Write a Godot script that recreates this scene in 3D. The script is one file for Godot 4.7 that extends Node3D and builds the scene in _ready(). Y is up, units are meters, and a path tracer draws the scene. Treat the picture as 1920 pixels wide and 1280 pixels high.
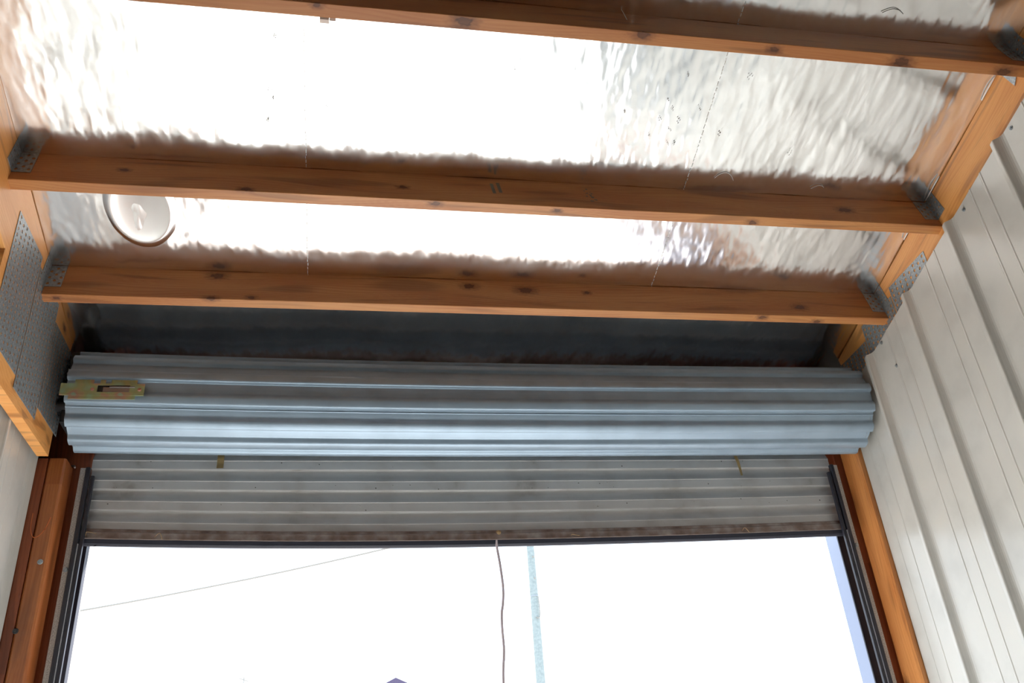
extends Node3D
# A timber framed shed bay seen from inside, looking up at a half rolled door.
# x runs across the door, y up, z towards the viewer; the floor is y = 0.

const XL := -0.963        # inner face of the rafter on the side with the lock
const XR := 2.037         # inner face of the other rafter
const ROOF_Y := 4.035     # height of the foil at z = 0
const ROOF_S := 0.2703    # its fall towards the door
const WALL_A := -1.024      # cladding planes
const WALL_B := 2.03
const DOOR_Z := -3.11     # plane of the hanging curtain

var M := {}
var taken := {}
var rng := RandomNumberGenerator.new()
var wave_a := FastNoiseLite.new()
var wave_b := FastNoiseLite.new()


func _ready() -> void:
	rng.seed = 7
	# ---- camera, sky, sun, exposure
	var cam := Camera3D.new()
	cam.name = "camera"
	cam.position = Vector3(0, 1.5, 0)
	cam.rotation = Vector3(0.5276, -0.2133, -0.0866)
	cam.fov = 41.77
	cam.near = 0.05
	cam.far = 400.0
	add_child(cam)
	var sky_look := ProceduralSkyMaterial.new()
	sky_look.sky_top_color = Color(0.62, 0.78, 1.0).linear_to_srgb()
	sky_look.sky_horizon_color = Color(0.86, 0.95, 1.0).linear_to_srgb()
	sky_look.sky_curve = 0.25
	sky_look.ground_bottom_color = Color(0.3, 0.29, 0.27).linear_to_srgb()
	sky_look.ground_horizon_color = Color(0.4, 0.4, 0.38).linear_to_srgb()
	var env := Environment.new()
	env.background_mode = Environment.BG_SKY
	env.sky = Sky.new()
	env.sky.sky_material = sky_look
	env.background_energy_multiplier = 2.8
	env.tonemap_mode = Environment.TONE_MAPPER_LINEAR
	env.tonemap_exposure = 1.0
	env.sdfgi_enabled = true
	env.ssao_enabled = true
	env.ssil_enabled = true
	var around := WorldEnvironment.new()
	around.name = "surroundings"
	around.environment = env
	add_child(around)
	var sun := DirectionalLight3D.new()
	sun.name = "sun"
	sun.light_color = Color(1.0, 0.98, 0.96)
	sun.light_energy = 11.5
	sun.light_angular_distance = 0.53
	sun.shadow_enabled = true
	sun.sky_mode = DirectionalLight3D.SKY_MODE_LIGHT_ONLY
	add_child(sun)
	sun.look_at_from_position(Vector3(6, 14, -12), Vector3(6, 14, -12) + Vector3(-0.28, -1.0, 0.54), Vector3.UP)

	wave_a.seed = 3
	wave_a.noise_type = FastNoiseLite.TYPE_SIMPLEX_SMOOTH
	wave_a.fractal_type = FastNoiseLite.FRACTAL_FBM
	wave_a.fractal_octaves = 2
	wave_a.frequency = 1.0
	wave_b.seed = 11
	wave_b.noise_type = FastNoiseLite.TYPE_SIMPLEX_SMOOTH
	wave_b.fractal_type = FastNoiseLite.FRACTAL_NONE
	wave_b.frequency = 1.0
	make_materials()
	build_setting()
	build_frame()
	build_door()
	build_outside()
	build_details()


# ------------------------------------------------------------------ naming

func numbered(called: String) -> String:
	if not taken.has(called):
		taken[called] = 0
		return called
	taken[called] += 1
	return "%s_%03d" % [called, taken[called]]


func tag(o: Node3D, label: String, category: String, group := "") -> void:
	o.set_meta("label", label)
	o.set_meta("category", category)
	if group != "":
		o.set_meta("group", group)


func thing(called: String, label: String, category: String, at: Vector3, group := "") -> Node3D:
	var o := Node3D.new()
	o.name = numbered(called)
	o.position = at
	add_child(o)
	tag(o, label, category, group)
	return o


func frame_node(called: String, label := "") -> Node3D:   # a piece of the setting that has parts
	var o := Node3D.new()
	o.name = numbered(called)
	o.set_meta("kind", "structure")
	if label != "":
		o.set_meta("label", label)
	add_child(o)
	return o


# commits a mesh made in scene coordinates as one named child of parent
func put(called: String, st: SurfaceTool, m: Material, parent: Node3D = null, label := "", smooth_done := false) -> MeshInstance3D:
	if not smooth_done:
		st.generate_normals()
	var o := MeshInstance3D.new()
	o.mesh = st.commit()
	o.material_override = null
	for k in o.mesh.get_surface_count():
		o.mesh.surface_set_material(k, m)
	if parent == null:
		o.name = numbered(called)
		add_child(o)
	else:
		o.name = called
		parent.add_child(o, true)
		var off := Vector3.ZERO
		var up: Node = parent
		while up != self:
			off += up.position
			up = up.get_parent()
		o.position = -off
	if label != "":
		o.set_meta("label", label)
	return o


# ------------------------------------------------------------------ shapes

func begin(smooth := false) -> SurfaceTool:
	var st := SurfaceTool.new()
	st.begin(Mesh.PRIMITIVE_TRIANGLES)
	st.set_smooth_group(0 if smooth else 0xFFFFFFFF)
	return st


func tri(st: SurfaceTool, a: Vector3, b: Vector3, c: Vector3, out: Vector3, ua := Vector2.ZERO, ub := Vector2.ZERO, uc := Vector2.ZERO) -> void:
	if (b - a).cross(c - a).dot(out) > 0.0:      # front faces run clockwise
		st.set_uv(ua); st.add_vertex(a)
		st.set_uv(uc); st.add_vertex(c)
		st.set_uv(ub); st.add_vertex(b)
	else:
		st.set_uv(ua); st.add_vertex(a)
		st.set_uv(ub); st.add_vertex(b)
		st.set_uv(uc); st.add_vertex(c)


func quad(st: SurfaceTool, a: Vector3, b: Vector3, c: Vector3, d: Vector3, out: Vector3, ua := Vector2(0, 0), ub := Vector2(1, 0), uc := Vector2(1, 1), ud := Vector2(0, 1)) -> void:
	tri(st, a, b, c, out, ua, ub, uc)
	tri(st, a, c, d, out, ua, uc, ud)


# cross-section pts (in ex, ey) swept along ez by length; u runs along, v around
func extrude(st: SurfaceTool, pts: PackedVector2Array, o: Vector3, ex: Vector3, ey: Vector3, ez: Vector3, length: float, u0 := 0.0, v0 := 0.0, steps := 1, caps := true) -> void:
	var area := 0.0
	for i in pts.size():
		var p := pts[i]
		var q := pts[(i + 1) % pts.size()]
		area += p.x * q.y - q.x * p.y
	var turn := 1.0 if area > 0.0 else -1.0
	var run := 0.0
	for i in pts.size():
		var p := pts[i]
		var q := pts[(i + 1) % pts.size()]
		var e := q - p
		var out := (ex * e.y - ey * e.x) * turn
		var a := o + ex * p.x + ey * p.y
		var b := o + ex * q.x + ey * q.y
		var v1 := v0 + run / 0.36
		run += e.length()
		var v2 := v0 + run / 0.36
		for k in steps:
			var t0 := length * k / steps
			var t1 := length * (k + 1) / steps
			quad(st, a + ez * t0, a + ez * t1, b + ez * t1, b + ez * t0, out,
				Vector2(u0 + t0 / 3.0, v1), Vector2(u0 + t1 / 3.0, v1), Vector2(u0 + t1 / 3.0, v2), Vector2(u0 + t0 / 3.0, v2))
	if caps:
		var index := Geometry2D.triangulate_polygon(pts)
		for i in range(0, index.size(), 3):
			var p := [pts[index[i]], pts[index[i + 1]], pts[index[i + 2]]]
			for s in [0.0, length]:
				var w := []
				var uv := []
				for q in p:
					w.append(o + ex * q.x + ey * q.y + ez * s)
					uv.append(Vector2(u0 + q.x / 0.7, v0 + q.y / 0.36))
				tri(st, w[0], w[1], w[2], ez if s > 0.0 else -ez, uv[0], uv[1], uv[2])


func rect(x0: float, y0: float, x1: float, y1: float, bevel := 0.0) -> PackedVector2Array:
	if bevel <= 0.0:
		return PackedVector2Array([Vector2(x0, y0), Vector2(x1, y0), Vector2(x1, y1), Vector2(x0, y1)])
	var b := bevel
	return PackedVector2Array([Vector2(x0 + b, y0), Vector2(x1 - b, y0), Vector2(x1, y0 + b), Vector2(x1, y1 - b), Vector2(x1 - b, y1), Vector2(x0 + b, y1), Vector2(x0, y1 - b), Vector2(x0, y0 + b)])


func box(st: SurfaceTool, lo: Vector3, hi: Vector3, bevel := 0.0, u0 := 0.0, v0 := 0.0) -> void:
	# the long axis carries the grain
	var d := hi - lo
	if d.x >= d.y and d.x >= d.z:
		extrude(st, rect(lo.y, lo.z, hi.y, hi.z, bevel), Vector3(lo.x, 0, 0), Vector3.UP, Vector3.BACK, Vector3.RIGHT, d.x, u0, v0)
	elif d.y >= d.z:
		extrude(st, rect(lo.x, lo.z, hi.x, hi.z, bevel), Vector3(0, lo.y, 0), Vector3.RIGHT, Vector3.BACK, Vector3.UP, d.y, u0, v0)
	else:
		extrude(st, rect(lo.x, lo.y, hi.x, hi.y, bevel), Vector3(0, 0, lo.z), Vector3.RIGHT, Vector3.UP, Vector3.BACK, d.z, u0, v0)


func tube(st: SurfaceTool, pts: Array, r: float, sides := 8, r_end := -1.0) -> void:
	var rings := []
	for i in pts.size():
		var along: Vector3 = (pts[mini(i + 1, pts.size() - 1)] - pts[maxi(i - 1, 0)]).normalized()
		var side := along.cross(Vector3.UP if absf(along.y) < 0.9 else Vector3.RIGHT).normalized()
		var other := side.cross(along).normalized()
		var rr := r if r_end < 0.0 else lerpf(r, r_end, float(i) / (pts.size() - 1))
		var ring := []
		for k in sides:
			var a := TAU * k / sides
			ring.append(pts[i] + (side * cos(a) + other * sin(a)) * rr)
		rings.append(ring)
	for i in pts.size() - 1:
		for k in sides:
			var n := (k + 1) % sides
			var out: Vector3 = (rings[i][k] + rings[i][n]) * 0.5 - pts[i]
			quad(st, rings[i][k], rings[i][n], rings[i + 1][n], rings[i + 1][k], out)
	for e in [[0, 1], [pts.size() - 1, pts.size() - 2]]:
		for k in sides:
			tri(st, pts[e[0]], rings[e[0]][k], rings[e[0]][(k + 1) % sides], pts[e[0]] - pts[e[1]])


func bezier(pts: Array, per := 6) -> Array:    # smooth path through points
	var out := []
	for i in pts.size() - 1:
		var p0: Vector3 = pts[maxi(i - 1, 0)]
		var p1: Vector3 = pts[i]
		var p2: Vector3 = pts[i + 1]
		var p3: Vector3 = pts[mini(i + 2, pts.size() - 1)]
		for k in per:
			out.append(p1.cubic_interpolate(p2, p0, p3, float(k) / per))
	out.append(pts[pts.size() - 1])
	return out


func disc(st: SurfaceTool, at: Vector3, along: Vector3, r: float, high: float, sides := 12, taper := 0.8) -> void:
	var s := along.cross(Vector3.UP if absf(along.y) < 0.9 else Vector3.RIGHT).normalized()
	var t := s.cross(along)
	for k in sides:
		var a := TAU * k / sides
		var b := TAU * (k + 1) / sides
		var ra := s * cos(a) + t * sin(a)
		var rb := s * cos(b) + t * sin(b)
		quad(st, at + ra * r, at + rb * r, at + rb * r * taper + along * high, at + ra * r * taper + along * high, ra + rb)
		tri(st, at + along * high, at + ra * r * taper + along * high, at + rb * r * taper + along * high, along)


# sheet steel with punched holes and the little burrs the punch leaves: ex, ey span the sheet, n is its face
func punched(st: SurfaceTool, o: Vector3, ex: Vector3, ey: Vector3, n: Vector3, w: float, h: float, cols: int, rows: int, r: float, burr: float, stagger := true) -> void:
	var thick := 0.0014
	var f := n * thick
	var cw := w / cols
	var ch := h / (rows + (0.5 if stagger else 0.0))
	var sides := 8
	for i in cols:
		var shift := ch * 0.5 if stagger and i % 2 == 1 else 0.0
		if stagger:
			var y0 := 0.0 if shift > 0.0 else h - ch * 0.5
			var q := o + ex * (cw * i) + ey * y0 + f
			quad(st, q, q + ex * cw, q + ex * cw + ey * ch * 0.5, q + ey * ch * 0.5, n)
		for j in rows:
			var c := o + ex * (cw * (i + 0.5)) + ey * (shift + ch * (j + 0.5)) + f
			var rim := []
			var edge := []
			for k in sides:
				var a := TAU * (k + 0.5) / sides
				var d := Vector2(cos(a), sin(a))
				rim.append(c + ex * d.x * r + ey * d.y * r * 1.15)
				var m := maxf(absf(d.x), absf(d.y))
				var sq := Vector2(signf(d.x), signf(d.y)) if absf(absf(d.x) - absf(d.y)) < 0.01 else d / m
				edge.append(c + ex * sq.x * cw * 0.5 + ey * sq.y * ch * 0.5)
			for k in sides:
				var m2 := (k + 1) % sides
				quad(st, edge[k], edge[m2], rim[m2], rim[k], n)
				if k % 2 == 0:     # corner left over by the octagon
					var corner: Vector3 = c + (ex * signf((edge[k] + edge[m2] - 2.0 * c).dot(ex)) * cw + ey * signf((edge[k] + edge[m2] - 2.0 * c).dot(ey)) * ch) * 0.5
					tri(st, edge[k], edge[m2], corner, n)
				quad(st, rim[k], rim[m2], rim[m2] - f, rim[k] - f, c - rim[k])
			if burr > 0.0:
				var t := c + ex * r * rng.randf_range(-0.6, 0.6) - ey * r * 0.9
				tri(st, t - ex * r * 0.5, t + ex * r * 0.5, t + n * burr + ey * r * 0.5, -ey)
				tri(st, t - ex * r * 0.5, t + ex * r * 0.5, t + n * burr + ey * r * 0.5, ey)
	# edges of the sheet
	quad(st, o, o + ex * w, o + ex * w + f, o + f, -ey)
	quad(st, o + ey * h, o + ex * w + ey * h, o + ex * w + ey * h + f, o + ey * h + f, ey)
	quad(st, o, o + ey * h, o + ey * h + f, o + f, -ex)
	quad(st, o + ex * w, o + ex * w + ey * h, o + ex * w + ey * h + f, o + ex * w + f, ex)


func roof(x: float, z: float, below := 0.0) -> Vector3:
	return Vector3(x, ROOF_Y + ROOF_S * z - below, z)


func up_slope() -> Vector3:
	return Vector3(0, ROOF_S, 1).normalized()


func down_normal() -> Vector3:
	return Vector3(0, -1, ROOF_S).normalized()


# ------------------------------------------------------------------ materials

func lin(r: float, g: float, b: float) -> Color:
	return Color(r, g, b).linear_to_srgb()


func plain(color: Color, rough: float, metal := 0.0) -> StandardMaterial3D:
	var m := StandardMaterial3D.new()
	m.albedo_color = color
	m.roughness = rough
	m.metallic = metal
	return m


func picture(w: int, h: int, f: Callable) -> ImageTexture:
	var bytes := PackedByteArray()
	bytes.resize(w * h * 3)
	for y in h:
		for x in w:
			var c: Color = f.call(x, y)
			var at := (y * w + x) * 3
			bytes[at] = clampi(int(c.r * 255.0), 0, 255)
			bytes[at + 1] = clampi(int(c.g * 255.0), 0, 255)
			bytes[at + 2] = clampi(int(c.b * 255.0), 0, 255)
	return ImageTexture.create_from_image(Image.create_from_data(w, h, false, Image.FORMAT_RGB8, bytes))


func wood(seed_: int, pale: Color, dark: Color, knots: Array, rough := 0.42) -> StandardMaterial3D:
	var n := FastNoiseLite.new()
	n.seed = seed_
	n.frequency = 1.0
	n.fractal_type = FastNoiseLite.FRACTAL_NONE
	var w := 1536
	var h := 192
	var tone := Color(0.2, 0.09, 0.045)
	var tex := picture(w, h, func(x: int, y: int) -> Color:
		var u := 3.0 * x / w
		var v := 0.36 * y / h
		var bend := 0.02 * n.get_noise_2d(u * 1.3, v * 9.0 + 40.0)
		var core := 0.0
		var eye := 0.0
		var halo := 0.0
		for k in knots:
			var d := Vector2((u - k.x) * 0.55, v - k.y)
			var q: float = d.length() / k.z
			bend += 0.014 * exp(-q * q * 0.35) * signf(d.y)
			var qn := q + 0.28 * n.get_noise_2d(u * 60.0, v * 90.0)
			core = maxf(core, smoothstep(1.0, 0.7, qn))
			eye = maxf(eye, smoothstep(0.3, 0.0, absf(qn - 0.82)))
			halo = maxf(halo, smoothstep(2.6, 0.8, qn))
		var ring := 0.5 + 0.5 * sin((v + bend) * 620.0 + 3.0 * n.get_noise_2d(u * 0.8, v * 14.0))
		var fine := n.get_noise_2d(u * 6.0, (v + bend) * 420.0)
		var broad := n.get_noise_2d(u * 1.6 + 7.0, v * 12.0)
		var stain := smoothstep(0.3, 0.8, n.get_noise_2d(u * 2.1 + 90.0, (v + bend) * 22.0))
		var t := clampf(0.2 + 0.3 * ring * ring + 0.22 * fine + 0.35 * broad, 0.0, 1.0)
		return pale.lerp(dark, t).lerp(tone, 0.22 * stain + 0.3 * halo).lerp(tone, 0.42 * core + 0.22 * eye))
	var m := plain(Color.WHITE, rough)
	m.albedo_texture = tex
	return m


func noise_tex(size: int, freq: float, seed_: int, ramp: Array, octaves := 4) -> NoiseTexture2D:
	var n := FastNoiseLite.new()
	n.seed = seed_
	n.frequency = freq
	n.fractal_octaves = octaves
	var g := Gradient.new()
	g.offsets = PackedFloat32Array(ramp.map(func(r): return r[0]))
	g.colors = PackedColorArray(ramp.map(func(r): return r[1]))
	var t := NoiseTexture2D.new()
	t.width = size
	t.height = size
	t.seamless = true
	t.noise = n
	t.color_ramp = g
	return t


func grey(v: float) -> Color:
	return Color(v, v, v)


func triplanar(m: StandardMaterial3D, per_metre: float) -> StandardMaterial3D:
	m.uv1_triplanar = true
	m.uv1_world_triplanar = true
	m.uv1_scale = Vector3.ONE * per_metre
	return m


func make_materials() -> void:
	var tan_ := Color(0.73, 0.51, 0.3)
	var brown := Color(0.63, 0.37, 0.19)
	M.wood_rafter = wood(17, Color(0.94, 0.69, 0.41), Color(0.85, 0.55, 0.28), [Vector3(0.5, 0.1, 0.008), Vector3(1.3, 0.25, 0.009), Vector3(2.4, 0.2, 0.009)])
	M.wood_a = wood(1, tan_, brown, [Vector3(1.23, 0.162, 0.008), Vector3(0.657, 0.182, 0.008), Vector3(1.129, 0.238, 0.007), Vector3(1.621, 0.159, 0.006), Vector3(2.653, 0.24, 0.012), Vector3(2.296, 0.15, 0.008), Vector3(0.3, 0.25, 0.007)])
	M.wood_b = wood(5, tan_, brown, [Vector3(0.53, 0.29, 0.012), Vector3(1.392, 0.28, 0.012), Vector3(1.595, 0.268, 0.014), Vector3(0.521, 0.176, 0.009), Vector3(0.648, 0.186, 0.007), Vector3(1.823, 0.266, 0.006), Vector3(2.648, 0.223, 0.011), Vector3(2.485, 0.162, 0.008), Vector3(2.71, 0.148, 0.008), Vector3(0.042, 0.158, 0.006), Vector3(1.2, 0.04, 0.009)])
	M.wood_c = wood(9, tan_.lerp(brown, 0.3), brown, [Vector3(1.258, 0.15, 0.013), Vector3(1.759, 0.156, 0.011), Vector3(2.155, 0.147, 0.008), Vector3(2.564, 0.143, 0.014), Vector3(2.907, 0.138, 0.012), Vector3(0.87, 0.158, 0.006)])
	M.wood_post = wood(14, Color(0.88, 0.6, 0.35), Color(0.74, 0.44, 0.22), [Vector3(0.3, 0.12, 0.01), Vector3(0.68, 0.02, 0.012), Vector3(0.72, 0.19, 0.011), Vector3(0.8, 0.13, 0.012)], 0.3)
	M.wood_dark_post = wood(33, Color(0.66, 0.4, 0.22), Color(0.52, 0.27, 0.13), [Vector3(0.62, 0.2, 0.01), Vector3(0.85, 0.16, 0.01)], 0.3)
	M.wood_red_brown = wood(21, Color(0.56, 0.29, 0.16), Color(0.4, 0.18, 0.09), [Vector3(0.5, 0.1, 0.01)], 0.4)
	M.wood_old = wood(25, Color(0.45, 0.24, 0.14), Color(0.3, 0.14, 0.08), [Vector3(0.9, 0.2, 0.02)], 0.6)

	# reflective foil: bright metal, the ripples are in the sheets themselves
	M.foil = plain(lin(0.85, 0.845, 0.835), 0.19, 1.0)
	M.foil_edge = plain(lin(0.8, 0.79, 0.78), 0.5, 0.3)

	M.cladding = plain(lin(0.62, 0.615, 0.575), 0.22)
	M.cladding.metallic_specular = 0.5
	M.cladding.albedo_texture = noise_tex(512, 0.012, 40, [[0.0, grey(0.93)], [0.5, grey(0.985)], [1.0, Color(1.0, 0.995, 0.985)]], 5)
	triplanar(M.cladding, 0.7)

	M.galv = plain(Color.WHITE, 0.5, 0.6)
	M.galv.albedo_texture = noise_tex(256, 0.06, 50, [[0.0, Color(0.52, 0.55, 0.57)], [0.5, Color(0.62, 0.65, 0.67)], [1.0, Color(0.74, 0.76, 0.77)]], 3)
	triplanar(M.galv, 6.0)
	M.galv_dull = plain(Color.WHITE, 0.7, 0.1)
	M.galv_dull.albedo_texture = noise_tex(256, 0.15, 52, [[0.0, Color(0.56, 0.55, 0.53)], [0.5, Color(0.72, 0.71, 0.69)], [1.0, Color(0.86, 0.85, 0.83)]], 3)
	triplanar(M.galv_dull, 5.0)

	M.door_blue = plain(lin(0.33, 0.425, 0.52), 0.42, 0.4)
	M.door_blue.albedo_texture = noise_tex(512, 0.01, 55, [[0.0, grey(0.9)], [0.6, grey(0.98)], [1.0, grey(1.0)]], 4)
	triplanar(M.door_blue, 1.3)
	M.door_grey = plain(lin(0.56, 0.56, 0.555), 0.42, 0.12)
	M.door_grey.albedo_texture = noise_tex(1024, 0.006, 57, [[0.0, Color(0.72, 0.68, 0.64)], [0.22, Color(0.91, 0.9, 0.89)], [0.5, grey(0.97)], [1.0, grey(1.0)]], 7)
	triplanar(M.door_grey, 0.7)
	M.rail_rust = plain(Color.WHITE, 0.55, 0.2)
	M.rail_rust.albedo_texture = noise_tex(512, 0.012, 59, [[0.0, Color(0.42, 0.34, 0.31)], [0.4, Color(0.55, 0.48, 0.45)], [0.7, Color(0.63, 0.59, 0.57)], [1.0, Color(0.72, 0.69, 0.67)]], 6)
	triplanar(M.rail_rust, 2.0)
	M.rubber = plain(lin(0.018, 0.02, 0.034), 0.6)
	M.guide = plain(lin(0.02, 0.021, 0.032), 0.45)
	M.guide_lip = plain(lin(0.55, 0.55, 0.6), 0.4)
	M.jamb = plain(lin(0.02, 0.022, 0.04), 0.6)
	M.zinc = plain(Color.WHITE, 0.4, 0.3)
	M.zinc.albedo_texture = noise_tex(256, 0.008, 61, [[0.0, Color(0.62, 0.76, 0.64)], [0.42, Color(0.64, 0.68, 0.5)], [0.58, Color(0.68, 0.68, 0.5)], [0.85, Color(0.72, 0.58, 0.5)], [1.0, Color(0.6, 0.76, 0.66)]], 2)
	triplanar(M.zinc, 7.0)
	M.steel = plain(lin(0.32, 0.3, 0.3), 0.4, 0.9)
	M.copper = plain(lin(0.55, 0.3, 0.24), 0.4, 0.8)
	M.black_steel = plain(lin(0.03, 0.03, 0.033), 0.5)
	M.tape = plain(lin(0.36, 0.25, 0.1), 0.55)
	M.tape.backlight_enabled = true
	M.tape.backlight = lin(0.12, 0.08, 0.03)
	M.rope = plain(lin(0.6, 0.52, 0.56), 0.85)
	M.straw = plain(lin(0.45, 0.3, 0.15), 0.9)
	M.web = plain(lin(0.75, 0.72, 0.68), 0.9)
	M.hair = plain(lin(0.1, 0.09, 0.08), 0.8)
	M.dirt = plain(lin(0.2, 0.19, 0.17), 0.9)
	M.ink = plain(lin(0.17, 0.15, 0.11), 0.8)
	M.chalk = plain(lin(0.6, 0.16, 0.05), 0.9)
	M.plastic = plain(lin(0.55, 0.42, 0.35), 0.3)

	M.concrete = plain(Color.WHITE, 0.75)
	M.concrete.albedo_texture = noise_tex(512, 0.015, 70, [[0.0, Color(0.63, 0.64, 0.635)], [0.5, Color(0.725, 0.74, 0.74)], [1.0, Color(0.8, 0.81, 0.81)]], 6)
	triplanar(M.concrete, 0.5)
	M.dark_floor = plain(lin(0.1, 0.095, 0.09), 0.7)
	M.asphalt = plain(Color.WHITE, 0.9)
	M.asphalt.albedo_texture = noise_tex(512, 0.06, 72, [[0.0, Color(0.42, 0.4, 0.39)], [0.5, Color(0.5, 0.48, 0.465)], [1.0, Color(0.58, 0.56, 0.54)]], 5)
	triplanar(M.asphalt, 0.6)
	M.render_wall = plain(lin(0.3, 0.36, 0.5), 0.7)
	M.shed_skin = plain(lin(0.4, 0.39, 0.36), 0.6)
	M.pole = plain(Color.WHITE, 0.85)
	M.pole.albedo_texture = noise_tex(256, 0.05, 74, [[0.0, Color(0.52, 0.57, 0.57)], [1.0, Color(0.64, 0.69, 0.69)]], 4)
	triplanar(M.pole, 1.0)
	M.house_roof = plain(lin(0.05, 0.055, 0.1), 0.6)
	M.house_trim = plain(lin(0.09, 0.07, 0.14), 0.5)
	M.house_wall = plain(lin(0.5, 0.48, 0.45), 0.8)
	M.wire = plain(lin(0.3, 0.3, 0.28), 0.7)


# ------------------------------------------------------------------ the setting

# section of the wall cladding between z0 and z1 as (z, depth into the room)
func cladding_section(z0: float, z1: float, base: float) -> PackedVector2Array:
	var shape := [[-0.064, 0.0], [-0.045, 0.022], [-0.033, 0.0235], [-0.0295, 0.0228], [-0.027, 0.0205], [-0.0245, 0.0165], [-0.018, 0.0085], [-0.0135, 0.0042], [-0.0085, 0.0016], [0.0, 0.0], [0.096, 0.0], [0.099, 0.0018], [0.104, 0.0018], [0.107, 0.0], [0.16, 0.0], [0.163, 0.0018], [0.168, 0.0018], [0.171, 0.0]]
	var out := PackedVector2Array()
	var first := floori((z0 - base) / 0.312) - 1
	for k in range(first, first + 40):
		for p in shape:
			var z: float = base + k * 0.312 + p[0]
			if z > z0 and z < z1:
				if out.is_empty():
					out.append(Vector2(z0, p[1] if p[1] < 0.003 else 0.0))
				out.append(Vector2(z, p[1]))
	out.append(Vector2(z1, 0.0))
	return out


# one cladding sheet: the profile stands on the floor and is cut along the slope at its top
func cladding_sheet(parent: Node3D, x: float, into: float, z0: float, z1: float, base: float, below: float) -> void:
	var p := cladding_section(z0, z1, base)
	var st := begin()
	var t := 0.0008
	for i in p.size() - 1:
		var a := Vector3(x + into * p[i].y, 0, p[i].x)
		var b := Vector3(x + into * p[i + 1].y, 0, p[i + 1].x)
		var ha := roof(0, a.z, below).y
		var hb := roof(0, b.z, below).y
		var out := Vector3(into * (b.z - a.z), 0, -(b.x - a.x) * into * into)
		for s in [0.0, 1.0]:
			var sh := Vector3(-into * t * s, 0, 0)
			quad(st, a + sh, b + sh, b + sh + Vector3(0, hb, 0), a + sh + Vector3(0, ha, 0), out if s == 0.0 else -out)
		var back := Vector3(-into * t, 0, 0)
		quad(st, a + Vector3(0, ha, 0), b + Vector3(0, hb, 0), b + Vector3(0, hb, 0) + back, a + Vector3(0, ha, 0) + back, Vector3.UP)
	put("cladding_sheet", st, M.cladding, parent)


func ripple(x: float, z: float) -> float:
	# the foil hangs in soft creases that run up the slope, finer ones across
	var skew := x * 0.18
	var d := 0.0012 * wave_a.get_noise_2d(x * 15.0, (z + skew) * 5.0)
	d += 0.00028 * wave_b.get_noise_2d(x * 48.0 + 31.0, (z - skew) * 20.0)
	d += 0.0035 * wave_b.get_noise_2d(x * 2.2 + 9.0, z * 1.8)
	return d


func foil_sheet(parent: Node3D, x0: float, x1: float, z0: float, z1: float, step: float) -> void:
	var nx := int((x1 - x0) / step)
	var nz := int((z1 - z0) / step)
	var n := down_normal()
	var pos := PackedVector3Array()
	var nor := PackedVector3Array()
	var idx := PackedInt32Array()
	var e := 0.004
	for j in nz + 1:
		var z := lerpf(z0, z1, float(j) / nz)
		for i in nx + 1:
			var x := lerpf(x0, x1, float(i) / nx)
			var d := ripple(x, z)
			pos.append(roof(x, z) + n * d)
			var gx := (ripple(x + e, z) - d) / e
			var gz := (ripple(x, z + e) - d) / e
			nor.append((n - Vector3.RIGHT * gx - up_slope() * gz).normalized())
	for j in nz:
		for i in nx:
			var a := j * (nx + 1) + i
			var b := a + nx + 1
			idx.append_array([a, b, a + 1, a + 1, b, b + 1])
	var arrays := []
	arrays.resize(Mesh.ARRAY_MAX)
	arrays[Mesh.ARRAY_VERTEX] = pos
	arrays[Mesh.ARRAY_NORMAL] = nor
	arrays[Mesh.ARRAY_INDEX] = idx
	var mesh := ArrayMesh.new()
	mesh.add_surface_from_arrays(Mesh.PRIMITIVE_TRIANGLES, arrays)
	mesh.surface_set_material(0, M.foil)
	var o := MeshInstance3D.new()
	o.name = "foil_sheet"
	o.mesh = mesh
	parent.add_child(o, true)


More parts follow.
